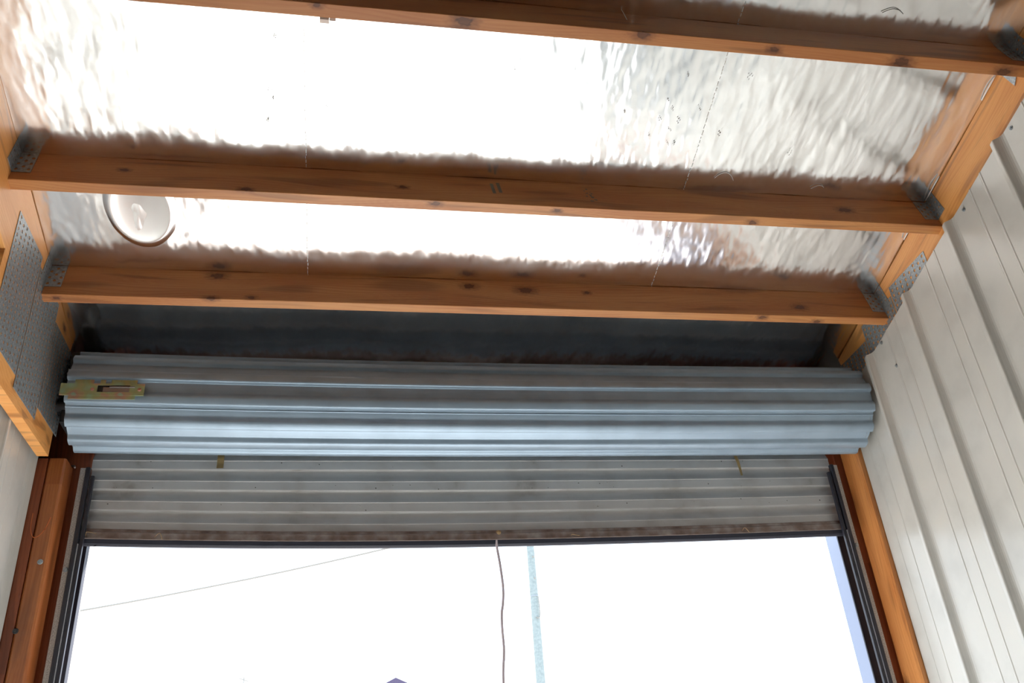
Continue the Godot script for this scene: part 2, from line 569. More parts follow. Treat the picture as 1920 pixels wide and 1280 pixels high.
func build_setting() -> void:
	var st := begin()
	box(st, Vector3(-1.12, -0.12, -3.3), Vector3(2.2, 0.0, -1.75))
	var floor_ := frame_node("floor")
	put("concrete_apron", st, M.concrete, floor_)
	st = begin()
	box(st, Vector3(-1.12, -0.12, -1.749), Vector3(2.2, 0.0, 4.6))
	put("darkened_floor", st, M.dark_floor, floor_)  # unseen rear floor, made dark to keep light off the purlin faces
	st = begin()
	box(st, Vector3(-60, -0.3, -90), Vector3(60, -0.015, -3.3))
	put("ground", st, M.asphalt).set_meta("kind", "structure")

	# side walls: an outer skin with a cladding lining of separate sheets
	for side in 2:
		var x: float = [WALL_A, WALL_B][side]
		var into: float = [1.0, -1.0][side]
		var wall := frame_node(["wall_left", "wall_right"][side])
		st = begin()
		var xo := x - into * 0.075
		var section := PackedVector2Array([Vector2(-3.3, -0.1), Vector2(4.6, -0.1), Vector2(4.6, roof(0, 4.6, -0.02).y), Vector2(-3.3, roof(0, -3.3, -0.02).y)])
		extrude(st, section, Vector3(minf(xo, xo - into * 0.06), 0, 0), Vector3.BACK, Vector3.UP, Vector3.RIGHT, 0.06)
		put("outer_skin", st, M.shed_skin, wall)
		var below: float = [0.012, 0.175][side]
		var base := -2.727 if side == 1 else -2.69 + 0.034
		var ends := [-2.998, -2.05, -1.13, -0.2, 0.75, 1.7, 2.6, 3.5, 4.6]
		for k in ends.size() - 1:
			cladding_sheet(wall, x, into, ends[k] + 0.0005, ends[k + 1], base, below)
		if side == 1:
			for p in [Vector3(0, 3.365, -1.759), Vector3(0, 3.278, -2.054), Vector3(0, 3.175, -2.467), Vector3(0, 3.124, -2.672), Vector3(0, 3.0, -2.63)]:
				var s := begin()
				disc(s, Vector3(x - 0.0005, p.y, p.z), Vector3.LEFT, 0.0075, 0.0015, 12, 0.95)
				disc(s, Vector3(x - 0.002, p.y, p.z), Vector3.LEFT, 0.0048, 0.004, 6, 0.95)
				put("screw_head", s, M.galv, wall)

	var back := frame_node("wall_back")
	st = begin()
	box(st, Vector3(-1.14, -0.1, 4.6), Vector3(2.17, 5.4, 4.7))
	put("lining", st, M.wood_old, back)  # unseen wall, dark wood chosen to dim the purlin fronts

	# wall over and beside the door
	var front := frame_node("wall_front")
	st = begin()
	box(st, Vector3(-1.14, 2.66, -3.3), Vector3(2.17, 3.17, -3.24))
	put("lintel_lining", st, M.shed_skin, front)
	st = begin()
	box(st, Vector3(-1.14, -0.1, -3.3), Vector3(-0.872, 2.66, -3.215))
	put("side_lining", st, M.shed_skin, front)
	st = begin()
	box(st, Vector3(2.062, -0.1, -3.22), Vector3(2.17, 2.66, -3.19))
	put("side_lining", st, M.shed_skin, front)
	st = begin()
	box(st, Vector3(-0.95, 2.7, -3.235), Vector3(2.03, 2.95, -3.19), 0.002)
	put("header_beam", st, M.wood_old, front)

	# the outer return beside the opening
	st = begin()
	box(st, Vector3(2.05, -0.1, -3.46), Vector3(2.4, 3.4, -3.222), 0.003)
	put("trim_1", st, M.render_wall).set_meta("kind", "structure")

	# roof: deck above, foil sheets below it
	var ceiling := frame_node("ceiling")
	st = begin()
	extrude(st, PackedVector2Array([Vector2(-3.42, roof(0, -3.42, -0.012).y), Vector2(4.7, roof(0, 4.7, -0.012).y), Vector2(4.7, roof(0, 4.7, -0.06).y), Vector2(-3.42, roof(0, -3.42, -0.06).y)]),
		Vector3(-1.2, 0, 0), Vector3.BACK, Vector3.UP, Vector3.RIGHT, 3.45)
	put("roof_deck", st, M.shed_skin, ceiling)
	var seams := [-1.05, -0.134, 1.121, 2.1]
	for k in 3:
		foil_sheet(ceiling, seams[k], seams[k + 1], -3.3, -1.3, 0.009)
		foil_sheet(ceiling, seams[k], seams[k + 1], -1.3, 4.65, 0.06)
	# pricked seams where the sheets meet: a row of raised edges
	for x in [-0.134, 1.121]:
		st = begin()
		var z := -2.66
		while z < -1.3:
			var len_ := rng.randf_range(0.006, 0.017)
			var c := roof(x + rng.randf_range(-0.0012, 0.0012), z) + down_normal() * (ripple(x, z) + 0.0006)
			var hw := rng.randf_range(0.0007, 0.0016)
			quad(st, c - Vector3.RIGHT * hw, c + Vector3.RIGHT * hw, c + Vector3.RIGHT * hw + up_slope() * len_, c - Vector3.RIGHT * hw + up_slope() * len_ + down_normal() * 0.001, down_normal())
			z += len_ + rng.randf_range(0.002, 0.006)
		var seam := put("pricked_seam", st, M.foil_edge, ceiling)
		seam.set_meta("kind", "stuff")
	# round pressing in the foil
	st = begin(true)
	var mid := Vector2(-0.652, -2.392)
	var prof := [[0.0, -0.0015], [0.2, -0.0012], [0.4, -0.0003], [0.6, 0.0012], [0.72, 0.0025], [0.78, 0.0034], [0.84, 0.0044], [0.88, 0.0047], [0.92, 0.0043], [0.97, 0.0026], [1.0, 0.0014], [1.09, -0.0026]]
	for k in 72:
		var a0 := TAU * k / 72
		var a1 := TAU * (k + 1) / 72
		for i in prof.size() - 1:
			var q := []
			for e in [[i, a0], [i, a1], [i + 1, a1], [i + 1, a0]]:
				var rr: float = prof[e[0]][0]
				var along := Vector3.RIGHT * cos(e[1]) * 0.103 + up_slope() * sin(e[1]) * 0.15
				q.append(roof(mid.x, mid.y) + along * rr + down_normal() * (prof[e[0]][1] + 0.0025))
			quad(st, q[0], q[1], q[2], q[3], down_normal())
	put("round_pressing", st, M.foil, ceiling, "round dish pressed into the foil")
	# flecks of dirt sticking to the foil
	st = begin()
	for p in [Vector2(-0.214, -1.791), Vector2(-0.235, -1.960), Vector2(-0.224, -1.981), Vector2(-0.250, -2.050), Vector2(-0.075, -1.990), Vector2(0.941, -2.015), Vector2(0.972, -1.902), Vector2(1.000, -1.927), Vector2(1.025, -1.962), Vector2(0.964, -1.966), Vector2(1.006, -1.991), Vector2(1.035, -2.046), Vector2(1.014, -2.048), Vector2(1.181, -1.998), Vector2(1.081, -1.912), Vector2(1.018, -1.810), Vector2(1.214, -1.803), Vector2(1.445, -2.048), Vector2(0.470, -1.838), Vector2(0.844, -1.947)]:
		for k in 3:
			var c := roof(p.x + rng.randf_range(-0.006, 0.006), p.y + rng.randf_range(-0.009, 0.009)) + down_normal() * 0.0052
			var w := rng.randf_range(0.0012, 0.0032)
			var l := rng.randf_range(0.002, 0.008)
			quad(st, c, c + Vector3.RIGHT * w, c + Vector3.RIGHT * w * 1.4 + up_slope() * l, c + up_slope() * l * 0.8 + Vector3.RIGHT * w * 0.3, down_normal())
	put("dirt_flecks", st, M.dirt, ceiling).set_meta("kind", "stuff")
	# curled foil edges along the rafter
	for e in [[-1.73, -1.815], [-2.1, -2.2], [-2.33, -2.37]]:
		st = begin(true)
		var pts := []
		for k in 9:
			var f := k / 8.0
			var zz := lerpf(e[0], e[1], f)
			pts.append(roof(XR - 0.006 - 0.004 * sin(f * PI), zz) + down_normal() * (0.004 + 0.004 * sin(f * PI)))
		tube(st, pts, 0.0024, 6)
		put("foil_curl", st, M.foil_edge, ceiling)


# ------------------------------------------------------------------ rafters, purlins, posts, steel plates

func bracket(called_label: String, x: float, into: float, at: Vector3, u: Vector3, n: Vector3, h: float) -> void:
	# angle bracket: one leg on the purlin's face, the other on the rafter
	var t := thing("angle_bracket", called_label, "bracket", at, "steel angle brackets at the purlin ends")
	var st := begin()
	punched(st, at + u * 0.0006 + n * (h - 0.036), Vector3(into, 0, 0), -n, u, 0.052, h - 0.038, 3, 3, 0.0052, 0.0)
	put("purlin_leg", st, M.galv, t)
	st = begin()
	var o := at + Vector3(into * 0.0006, 0, 0) + n * (h - 0.036)
	punched(st, o, u, -n, Vector3(into, 0, 0), 0.047, h - 0.038, 2, 3, 0.0035, 0.0)
	put("rafter_leg", st, M.galv, t)


func build_frame() -> void:
	# rafters
	var u := up_slope()
	var n := down_normal()
	for side in 2:
		var x: float = [XL - 0.036, XR][side]
		var st := begin()
		var sec := rect(0.0, 0.002, 0.036 if side == 0 else 0.045, 0.285, 0.002)
		var start := roof(x, -2.985)
		extrude(st, sec, start, Vector3.RIGHT, n, u, 7.6, 0.13 + 0.4 * side, 0.1 + 0.5 * side)
		var t := thing("rafter", ["pale pine rafter along the left wall carrying three steel nail plates", "orange pine rafter above the right wall cladding, partly hidden by its scalloped top edge"][side], "rafter", Vector3(x, start.y - 0.28, -2.985), "sloping rafters")
		put("timber", st, M.wood_rafter, t)
		if side == 0:
			st = begin()
			var knee := PackedVector2Array([Vector2(-2.966, 2.785), Vector2(-2.27, 2.785), Vector2(-2.27, roof(0, -2.27, 0.27).y), Vector2(-2.966, roof(0, -2.966, 0.27).y)])
			extrude(st, knee, Vector3(x, 0, 0), Vector3.BACK, Vector3.UP, Vector3.RIGHT, 0.0355, 0.3, 0.2)
			put("knee_block", st, M.wood_rafter, t)
	# purlins
	var spec := [[-1.6452, 0.1307, 0.0369, -0.0704], [-2.2119, 0.1406, 0.037, -0.0115], [-2.6325, 0.1419, 0.0359, 0.0015]]
	var words := ["pine purlin nearest the viewer, crossing the top of the picture with a knotty underside", "middle pine purlin with two dark stamp strokes on its shaded face", "lowest pine purlin, just above the dark gap over the rolled door"]
	for i in 3:
		var s: Array = spec[i]
		var c := cos(s[3])
		var sn := sin(s[3])
		var u2 := u * c + n * sn
		var n2 := n * c - u * sn
		var o := roof(XL, s[0])
		var t := thing("purlin", words[i], "purlin", o + n2 * s[1], "purlins under the foil")
		var st := begin()
		extrude(st, rect(0.0, -s[2], s[1], 0.0, 0.0015), o, n2, u2, Vector3.RIGHT, XR - XL, 0.0, 0.0, 12)
		put("timber", st, [M.wood_c, M.wood_a, M.wood_b][i], t)
		var ends := [[XL, 1.0, "left"], [XR, -1.0, "right"]]
		var which: String = ["nearest", "middle", "lowest"][i]
		for e in ends:
			if i == 0 and e[1] > 0.0:
				continue
			var where := "left end by the bare rafter" if e[1] > 0.0 else "right end above the white ribbed wall"
			bracket("steel angle bracket on the %s purlin, %s" % [which, where], e[0], e[1], roof(e[0], s[0]), u2, n2, s[1])
		if i == 1:
			for k in 2:
				st = begin()
				var m := roof(0.448 + 0.021 * k, s[0]) + n2 * (0.03 - 0.006 * k) + u2 * 0.0004
				quad(st, m, m + Vector3(0.011, 0, 0), m + Vector3(0.017, 0, 0) + n2 * 0.055, m + Vector3(0.006, 0, 0) + n2 * 0.055, u2)
				put("stamp_stroke", st, M.ink, t, "faded dark ink stroke")
			st = begin()
			for k in 16:
				var m := roof(0.76 + rng.randf() * 0.03, s[0]) + n2 * rng.randf_range(0.03, 0.1) + u2 * 0.0004 + Vector3(0.0, 0, 0)
				m += Vector3(0.2 * (m.y - 3.4) * -1.0, 0, 0) * 0.5
				var w := rng.randf_range(0.002, 0.007)
				quad(st, m, m + Vector3(w, 0, 0), m + Vector3(w * 1.3, 0, 0) + n2 * w * 1.2, m + n2 * w, u2)
			put("worn_stamp", st, M.ink, t, "worn illegible ink stamp")
		if i == 0:
			# knot sockets on the underside
			pass

	# nail plates: three on the left rafter, three on the right one
	var strips := [[-2.541, -2.304, 3.29, 2.862], [-2.768, -2.547, 3.255, 2.824], [-2.996, -2.774, 3.19, 2.869]]
	for side in 2:
		var x: float = [XL, XR][side]
		var into: float = [1.0, -1.0][side]
		for k in 3:
			var s: Array = strips[k]
			var place: String = ["nearest the viewer", "middle one of three", "farthest, beside the rolled door"][k]
			var label: String = "perforated steel nail plate on the left rafter, %s" % place
			if side == 1:
				label = "perforated nail plate on the right rafter above the white wall, %s" % place
			var t := thing("nail_plate", label, "nail plate", Vector3(x, s[3], s[0]), "perforated steel nail plates on the rafters")
			var st := begin()
			punched(st, Vector3(x + into * 0.0004, s[3], s[0]), Vector3.BACK, Vector3.UP, Vector3(into, 0, 0), s[1] - s[0], s[2] - s[3], 8, 19, 0.0056, 0.0042 if side == 0 else 0.0)
			put("punched_sheet", st, M.galv, t)

	# posts at the door, with the trimmer studs behind them
	var post := thing("door_post", "brown timber post left of the door with rounded shiny edge and orange crayon marks", "post", Vector3(-0.96, 0, -3.05), "timber posts beside the door")
	var st := begin()
	box(st, Vector3(-0.972, 0, -3.098), Vector3(-0.917, 2.792, -3.0), 0.006, 0.1, 0.3)
	put("timber", st, M.wood_dark_post, post)
	st = begin()
	box(st, Vector3(-1.014, 0, -3.098), Vector3(-0.973, 2.792, -3.0005), 0.001, 0.3, 0.7)  # outer part of the post, darker in tone
	put("outer_strip", st, M.wood_red_brown, post, "darker strip on the outer side of the post")
	for b in [[Vector3(-0.936, 2.438, -3.0), M.galv, "bolt_or_hole"], [Vector3(-0.968, 2.225, -3.0), M.black_steel, "bolt_or_hole"]]:  # black disc stands in for the shade of an open hole
		st = begin()
		disc(st, b[0], Vector3.BACK, 0.009, 0.003, 12, 0.85)
		disc(st, b[0] + Vector3(0.001, 0, 0.003), Vector3.BACK, 0.005, 0.003, 6, 0.9)
		put(b[2], st, b[1], post)
	st = begin(true)
	tube(st, bezier([Vector3(-0.986, 2.6, -2.9995), Vector3(-0.984, 2.55, -2.9995), Vector3(-0.972, 2.52, -2.9995), Vector3(-0.957, 2.522, -2.9995), Vector3(-0.941, 2.545, -2.9995), Vector3(-0.93, 2.585, -2.9995)]), 0.0013, 5)
	put("crayon_mark", st, M.chalk, post, "orange crayon loop")
	st = begin()
	box(st, Vector3(-1.02, 0, -3.2), Vector3(-0.862, 3.1, -3.103), 0.003, 0.5, 0.1)
	put("trimmer_stud", st, M.wood_red_brown, post)
	st = begin(true)
	tube(st, [Vector3(-0.924, 2.806, -3.1), Vector3(-0.905, 2.79, -3.06), Vector3(-0.896, 2.775, -3.04)], 0.0032, 8)
	put("bent_nail", st, M.steel, post)

	post = thing("door_post", "orange varnished timber post between the door guide and the white ribbed wall", "post", Vector3(2.03, 0, -3.05), "timber posts beside the door")
	st = begin()
	box(st, Vector3(2.005, 0, -3.116), Vector3(2.075, 3.0, -3.0), 0.008, 0.62, 0.45)
	put("timber", st, M.wood_post, post)
	st = begin()
	box(st, Vector3(1.975, 0, -3.2), Vector3(2.075, 3.05, -3.118), 0.003, 0.2, 0.6)
	put("trimmer_stud", st, M.wood_red_brown, post)


# ------------------------------------------------------------------ the roller door

func sag(x: float) -> float:
	var f := (x - 0.55) / 1.42
	return f * f * (0.032 if f < 0.0 else 0.016)


func drum_radius(deg: float) -> float:     # profile of the rolled curtain, by angle down from the horizontal
	var q := fposmod(0.6 - deg, 28.4)
	var steps := [[0.0, 0.1585], [0.6, 0.1582], [4.0, 0.1582], [8.0, 0.1582], [11.0, 0.1582], [12.0, 0.1587], [13.1, 0.1612], [14.2, 0.1652], [15.4, 0.1692], [16.0, 0.1706], [16.6, 0.1717], [17.4, 0.1727], [18.2, 0.1733], [19.0, 0.1737], [21.0, 0.174], [23.0, 0.174], [25.0, 0.1736], [26.0, 0.1727], [26.5, 0.1715], [27.0, 0.1695], [27.8, 0.161], [28.4, 0.1585]]
	for i in steps.size() - 1:
		if q <= steps[i + 1][0]:
			return lerpf(steps[i][1], steps[i + 1][1], (q - steps[i][0]) / (steps[i + 1][0] - steps[i][0]))
	return 0.161


func grid(st: SurfaceTool, rows: Array) -> void:      # rows of points joined into a sheet; the rows carry their outward direction last
	for i in rows.size() - 1:
		for k in rows[i].size() - 1:
			quad(st, rows[i][k], rows[i][k + 1], rows[i + 1][k + 1], rows[i + 1][k], rows[i][k] - Vector3(rows[i][k].x, 0, 0) - Vector3(0, 2.962, -2.947))


func build_door() -> void:
	var t := thing("roller_door", "blue corrugated roller door rolled up on its drum, grey inner curtain hanging below", "roller door", Vector3(0.55, 2.5, DOOR_Z))
	var axis := Vector3(0, 2.959, -2.947)
	var x0 := -0.893
	var x1 := 1.999
	var cols := 24
	var marks := [0.0, 0.6, 4.0, 8.0, 11.0, 12.0, 13.1, 14.2, 15.4, 16.0, 16.6, 17.4, 18.2, 19.0, 20.0, 21.0, 22.0, 23.0, 24.0, 25.0, 26.0, 26.5, 27.0, 27.8]
	var angles := []
	for k in range(-6, 7):
		for q in marks:
			var a: float = 0.6 - (k * 28.4 + q)
			if a < 176.0 and a > -176.0:
				angles.append(a)
	var rows := []
	for a in angles:
		var row := []
		var r := drum_radius(a)
		var lap := 0.0016 if a < -31.5 else 0.0      # the last turn of the curtain lies over the one before
		for k in cols + 1:
			var x := lerpf(x0, x1, float(k) / cols)
			row.append(axis + Vector3(x, sin(deg_to_rad(a)) * (r - lap) + 0.5 * sag(x), cos(deg_to_rad(a)) * (r - lap)))
		rows.append(row)
	var st := begin()
	grid(st, rows)
	put("rolled_curtain", st, M.door_blue, t)
	# lap line of the outer turn
	st = begin()
	for k in cols:
		var xa := lerpf(x0, x1, float(k) / cols)
		var xb := lerpf(x0, x1, float(k + 1) / cols)
		var q := []
		for e in [[xa, -31.2, 0.1604], [xb, -31.2, 0.1604], [xb, -32.0, 0.1596], [xa, -32.0, 0.1596]]:
			q.append(axis + Vector3(e[0], sin(deg_to_rad(e[1])) * e[2] + 0.5 * sag(e[0]), cos(deg_to_rad(e[1])) * e[2]))
		quad(st, q[0], q[1], q[2], q[3], Vector3(0, -0.5, 1))
		quad(st, q[2], q[3], q[3] + Vector3(0, 0.001, -0.003), q[2] + Vector3(0, 0.001, -0.003), Vector3.DOWN)
	put("curtain_lap", st, M.door_blue, t)
	# drum wheels closing the ends, and the axle in its brackets
	for e in [[x0 + 0.012, -1.0], [x1 - 0.012, 1.0]]:
		st = begin()
		for k in 40:
			var a0 := TAU * k / 40
			var a1 := TAU * (k + 1) / 40
			var c := axis + Vector3(e[0], 0.5 * sag(e[0]), 0)
			tri(st, c, c + Vector3(0, sin(a0), cos(a0)) * 0.158, c + Vector3(0, sin(a1), cos(a1)) * 0.158, Vector3(e[1], 0, 0))
		put("drum_wheel", st, M.galv_dull, t)
	st = begin(true)
	tube(st, [axis + Vector3(-0.962, 0, 0), axis + Vector3(2.028, 0, 0)], 0.017, 14)
	put("axle", st, M.steel, t)
	st = begin()
	box(st, Vector3(-0.944, 2.9, -3.09), Vector3(-0.899, 3.168, -2.94), 0.002)
	put("axle_bracket", st, M.black_steel, t)

	# hanging curtain, its inner grey face
	rows = []
	var pitch := 0.0815
	var z_out := DOOR_Z
	# seen from inside the ribs are grooves: flat band, sharp step back, hollow, slow return
	var shape := [[0.0, 0.0014], [0.0016, 0.0012], [0.003, 0.0], [0.02, 0.0], [0.0345, 0.0], [0.036, -0.0012], [0.0375, -0.008], [0.0395, -0.0104], [0.044, -0.0116], [0.05, -0.0118], [0.0555, -0.011], [0.0605, -0.0094], [0.065, -0.0072], [0.0695, -0.0046], [0.0735, -0.0022], [0.077, -0.0004], [0.0795, 0.0006]]
	var top := 2.9075
	var levels := []
	for k in 6:
		for q in shape:
			var y: float = top - (k * pitch + q[0])
			if y > 2.548:
				levels.append([y, q[1]])
	levels.append([2.546, 0.0])
	st = begin()
	for i in levels.size() - 1:
		for k in cols:
			var xa := lerpf(-0.872, 1.944, float(k) / cols)
			var xb := lerpf(-0.872, 1.944, float(k + 1) / cols)
			var fa := clampf((2.9 - levels[i][0]) / 0.35, 0.0, 1.0)
			var fb := clampf((2.9 - levels[i + 1][0]) / 0.35, 0.0, 1.0)
			quad(st, Vector3(xa, levels[i][0] + sag(xa) * fa, z_out + levels[i][1]), Vector3(xb, levels[i][0] + sag(xb) * fa, z_out + levels[i][1]),
				Vector3(xb, levels[i + 1][0] + sag(xb) * fb, z_out + levels[i + 1][1]), Vector3(xa, levels[i + 1][0] + sag(xa) * fb, z_out + levels[i + 1][1]), Vector3.BACK)
	put("hanging_curtain", st, M.door_grey, t)
	st = begin()
	for k in 40:
		var x := rng.randf_range(-0.8, 1.9)
		var band := rng.randi_range(1, 3)
		var y := top - band * pitch - rng.randf_range(0.004, 0.034)
		disc(st, Vector3(x, y + sag(x) * clampf((2.9 - y) / 0.35, 0.0, 1.0), z_out + 0.0002), Vector3.BACK, rng.randf_range(0.0008, 0.0028), 0.0004, 7, 0.9)
	put("dirt_spots", st, M.hair, t).set_meta("kind", "stuff")
	# bottom rail with its lips, and the black rubber under it
	var rails := [["bottom_rail", M.rail_rust, [[2.552, 0.0], [2.552, 0.004], [2.549, 0.005], [2.549, 0.007], [2.541, 0.007], [2.54, 0.012], [2.536, 0.014], [2.5165, 0.015], [2.5155, 0.019], [2.5125, 0.019], [2.512, -0.012], [2.552, -0.012]]],
		["weather_seal", M.rubber, [[2.5135, 0.012], [2.512, 0.0155], [2.498, 0.012], [2.492, 0.006], [2.4915, -0.002], [2.498, -0.006], [2.513, -0.008]]]]
	for rail in rails:
		st = begin()
		var p: Array = rail[2]
		for i in p.size():
			var q: Array = p[(i + 1) % p.size()]
			for k in cols:
				var xa := lerpf(-0.87, 1.942, float(k) / cols)
				var xb := lerpf(-0.87, 1.942, float(k + 1) / cols)
				quad(st, Vector3(xa, p[i][0] + sag(xa), z_out + p[i][1]), Vector3(xb, p[i][0] + sag(xb), z_out + p[i][1]),
					Vector3(xb, q[0] + sag(xb), z_out + q[1]), Vector3(xa, q[0] + sag(xa), z_out + q[1]), Vector3(0, -(q[1] - p[i][1]), q[0] - p[i][0]) * -1.0)
		put(rail[0], st, rail[1], t)
	# torn ends of the seal
	for f in [[-0.8, 0.05, 0.018], [-0.66, 0.04, 0.012], [-0.755, 0.02, 0.008]]:
		st = begin()
		var a := Vector3(f[0], 2.503 + sag(f[0]), z_out + 0.004)
		tri(st, a, a + Vector3(f[1], 0.012, 0), a + Vector3(-0.012, -f[2] + 0.004, 0.006), Vector3.BACK)
		tri(st, a + Vector3(0, 0, -0.002), a + Vector3(f[1], 0.012, -0.002), a + Vector3(-0.012, -f[2] + 0.004, 0.004), Vector3.FORWARD)
		put("torn_flap", st, M.rubber, t)
	st = begin(true)
	disc(st, Vector3(0.561, 2.54, z_out + 0.008), Vector3.BACK, 0.011, 0.011, 10, 0.55)
	put("rope_knot", st, M.straw, t, "brown knot on the bottom rail")

	# the lock on the rolled curtain
	var tilt := -0.0115
	var zf := axis.z + 0.176
	st = begin()
	var e1 := Vector3(1, tilt * -1.0, 0).normalized()
	e1 = Vector3(1, 0, 0)
	var lx := -0.905
	var y0 := 2.913
	# plate with a window: left piece, right piece, top bar, bottom bar
	for b in [[0.0, 0.0, 0.112, 0.043], [0.212, 0.0, 0.258, 0.043], [0.112, 0.0, 0.212, 0.012], [0.112, 0.037, 0.212, 0.043]]:
		box(st, Vector3(lx + b[0], y0 + b[1], zf), Vector3(lx + b[2], y0 + b[3], zf + 0.003))
	var lock := put("lock_plate", st, M.zinc, t, "yellow zinc lock plate with a sliding bolt")
	lock.rotation.z = 0.0
	for q in [[0.04, 0.238, 0.0445, 0.06, -0.004], [0.028, 0.232, -0.013, 0.0, -0.002]]:
		st = begin()
		if q[2] > 0.03:
			for seg in [[0.04, 0.098], [0.118, 0.134], [0.152, 0.232]]:
				box(st, Vector3(lx + seg[0], y0 + q[2], zf - 0.006), Vector3(lx + seg[1], y0 + q[3], zf - 0.0035))
			box(st, Vector3(lx + 0.04, y0 + 0.04, zf - 0.006), Vector3(lx + 0.232, y0 + 0.0462, zf - 0.003))
		else:
			box(st, Vector3(lx + q[0], y0 + q[2], zf - 0.001), Vector3(lx + q[1], y0 + q[3], zf + 0.0015))
		put("lock_flange", st, M.zinc, lock)
	st = begin()
	box(st, Vector3(lx + 0.112, y0 + 0.004, zf - 0.006), Vector3(lx + 0.215, y0 + 0.04, zf - 0.004))
	put("lock_recess", st, M.black_steel, lock)
	st = begin()
	box(st, Vector3(lx + 0.13, y0 + 0.012, zf - 0.004), Vector3(lx + 0.212, y0 + 0.032, zf + 0.001), 0.002)
	box(st, Vector3(lx + 0.15, y0 + 0.028, zf - 0.003), Vector3(lx + 0.228, y0 + 0.033, zf + 0.005), 0.001)
	put("slide_bolt", st, M.steel, lock)
	for rx in [0.098, 0.243]:
		st = begin()
		disc(st, Vector3(lx + rx, y0 + 0.022, zf + 0.003), Vector3.BACK, 0.0066, 0.0025, 14, 0.6)
		put("rivet", st, M.copper, lock)

	# guide channels either side of the opening
	for side in 2:
		var inner: float = [-0.84, 1.909][side]
		var into: float = [1.0, -1.0][side]
		var g := thing("door_guide", ["black steel door guide left of the opening with a grey galvanised angle", "black steel door guide right of the opening beside the pale blue reveal"][side], "door guide", Vector3(inner, 0, -3.1), "door guide channels")
		st = begin()
		# front flange (two lips with a groove), web behind the edge of the curtain, back flange
		var o := inner - into * 0.028
		box(st, Vector3(minf(inner, o + into * 0.016), 0, -3.09), Vector3(maxf(inner, o + into * 0.016), 2.76, -3.076), 0.0015)
		box(st, Vector3(minf(o + into * 0.012, o - into * 0.002), 0, -3.09), Vector3(maxf(o + into * 0.012, o - into * 0.002), 2.79, -3.072), 0.0015)
		box(st, Vector3(minf(inner, o - into * 0.034), 0, -3.14), Vector3(maxf(inner, o - into * 0.034), 2.66, -3.132), 0.001)
		put("channel", st, M.guide, g)
		st = begin()
		var gx := o + into * 0.013
		box(st, Vector3(gx - 0.0012, 0, -3.088), Vector3(gx + 0.0012, 2.52, -3.0755))  # thin pale line between the two lips
		put("pale_strip", st, M.guide_lip, g, "pale strip in the groove")
		st = begin()
		var ga := o - into * 0.002
		var gb := o - into * 0.021
		var top_y := 2.79
		box(st, Vector3(minf(ga, gb), 0, -3.083), Vector3(maxf(ga, gb), top_y, -3.079), 0.001)
		put("fixing_angle", st, M.galv_dull, g, "grey galvanised fixing angle")
		st = begin()
		disc(st, Vector3((ga + gb) * 0.5, 2.435 if side == 0 else 2.46, -3.079), Vector3.BACK, 0.0085, 0.006, 12, 0.7)
		put("bolt_or_hole", st, M.galv, g)
		# dark painted jamb lining outside the channel
		st = begin()
		var ja := inner - into * 0.012
		var jb: float = [-0.853, 1.966][side]
		box(st, Vector3(minf(jb, jb - into * 0.095), 0, -3.218), Vector3(maxf(jb, jb - into * 0.095), 2.66, -3.142), 0.002)
		put("jamb_lining", st, M.jamb, g, "dark blue jamb lining")

	# tape left on the curtain
	for q in [[-0.43, 0.024, 0.052, 2.845, 0.0, "square scrap of brown packing tape on the grey curtain toward the lock side"], [1.538, 0.014, 0.085, 2.838, 0.01, "narrow curling strip of brown tape hanging on the grey curtain toward the ribbed wall"]]:
		st = begin(true)
		var last := []
		for k in 13:
			var f := k / 12.0
			var wob := 0.0015 * sin(f * 7.0)
			var half: float = q[1] * (1.0 - 0.45 * f * (1.0 if q[4] > 0.0 else 0.1)) * 0.5
			var c := Vector3(q[0] + q[4] * sin(f * 2.0) * 0.9, q[3] - f * q[2], DOOR_Z + 0.0125 + wob + 0.004 * f)
			var row := [c - Vector3(half, 0, 0), c + Vector3(half, 0, 0.001)]
			if last.size():
				quad(st, last[0], last[1], row[1], row[0], Vector3.BACK)
				quad(st, last[0] - Vector3(0, 0, 0.0006), last[1] - Vector3(0, 0, 0.0006), row[1] - Vector3(0, 0, 0.0006), row[0] - Vector3(0, 0, 0.0006), Vector3.FORWARD)
			last = row
		tag(put("tape_scrap", st, M.tape), q[5], "tape", "tape scraps on the curtain")

	# pull rope
	st = begin(true)
	tube(st, bezier([Vector3(0.5505, 2.512, -3.098), Vector3(0.551, 2.484, -3.1), Vector3(0.558, 2.42, -3.1), Vector3(0.563, 2.343, -3.1), Vector3(0.559, 2.288, -3.1), Vector3(0.552, 2.251, -3.1), Vector3(0.55, 2.197, -3.1), Vector3(0.551, 2.127, -3.1), Vector3(0.542, 2.024, -3.1), Vector3(0.545, 1.8, -3.1), Vector3(0.54, 1.4, -3.1)]), 0.0046, 8)
	tag(put("pull_rope", st, M.rope), "thin brown pull rope hanging from the middle of the door's bottom rail", "rope")


# ------------------------------------------------------------------ beyond the door

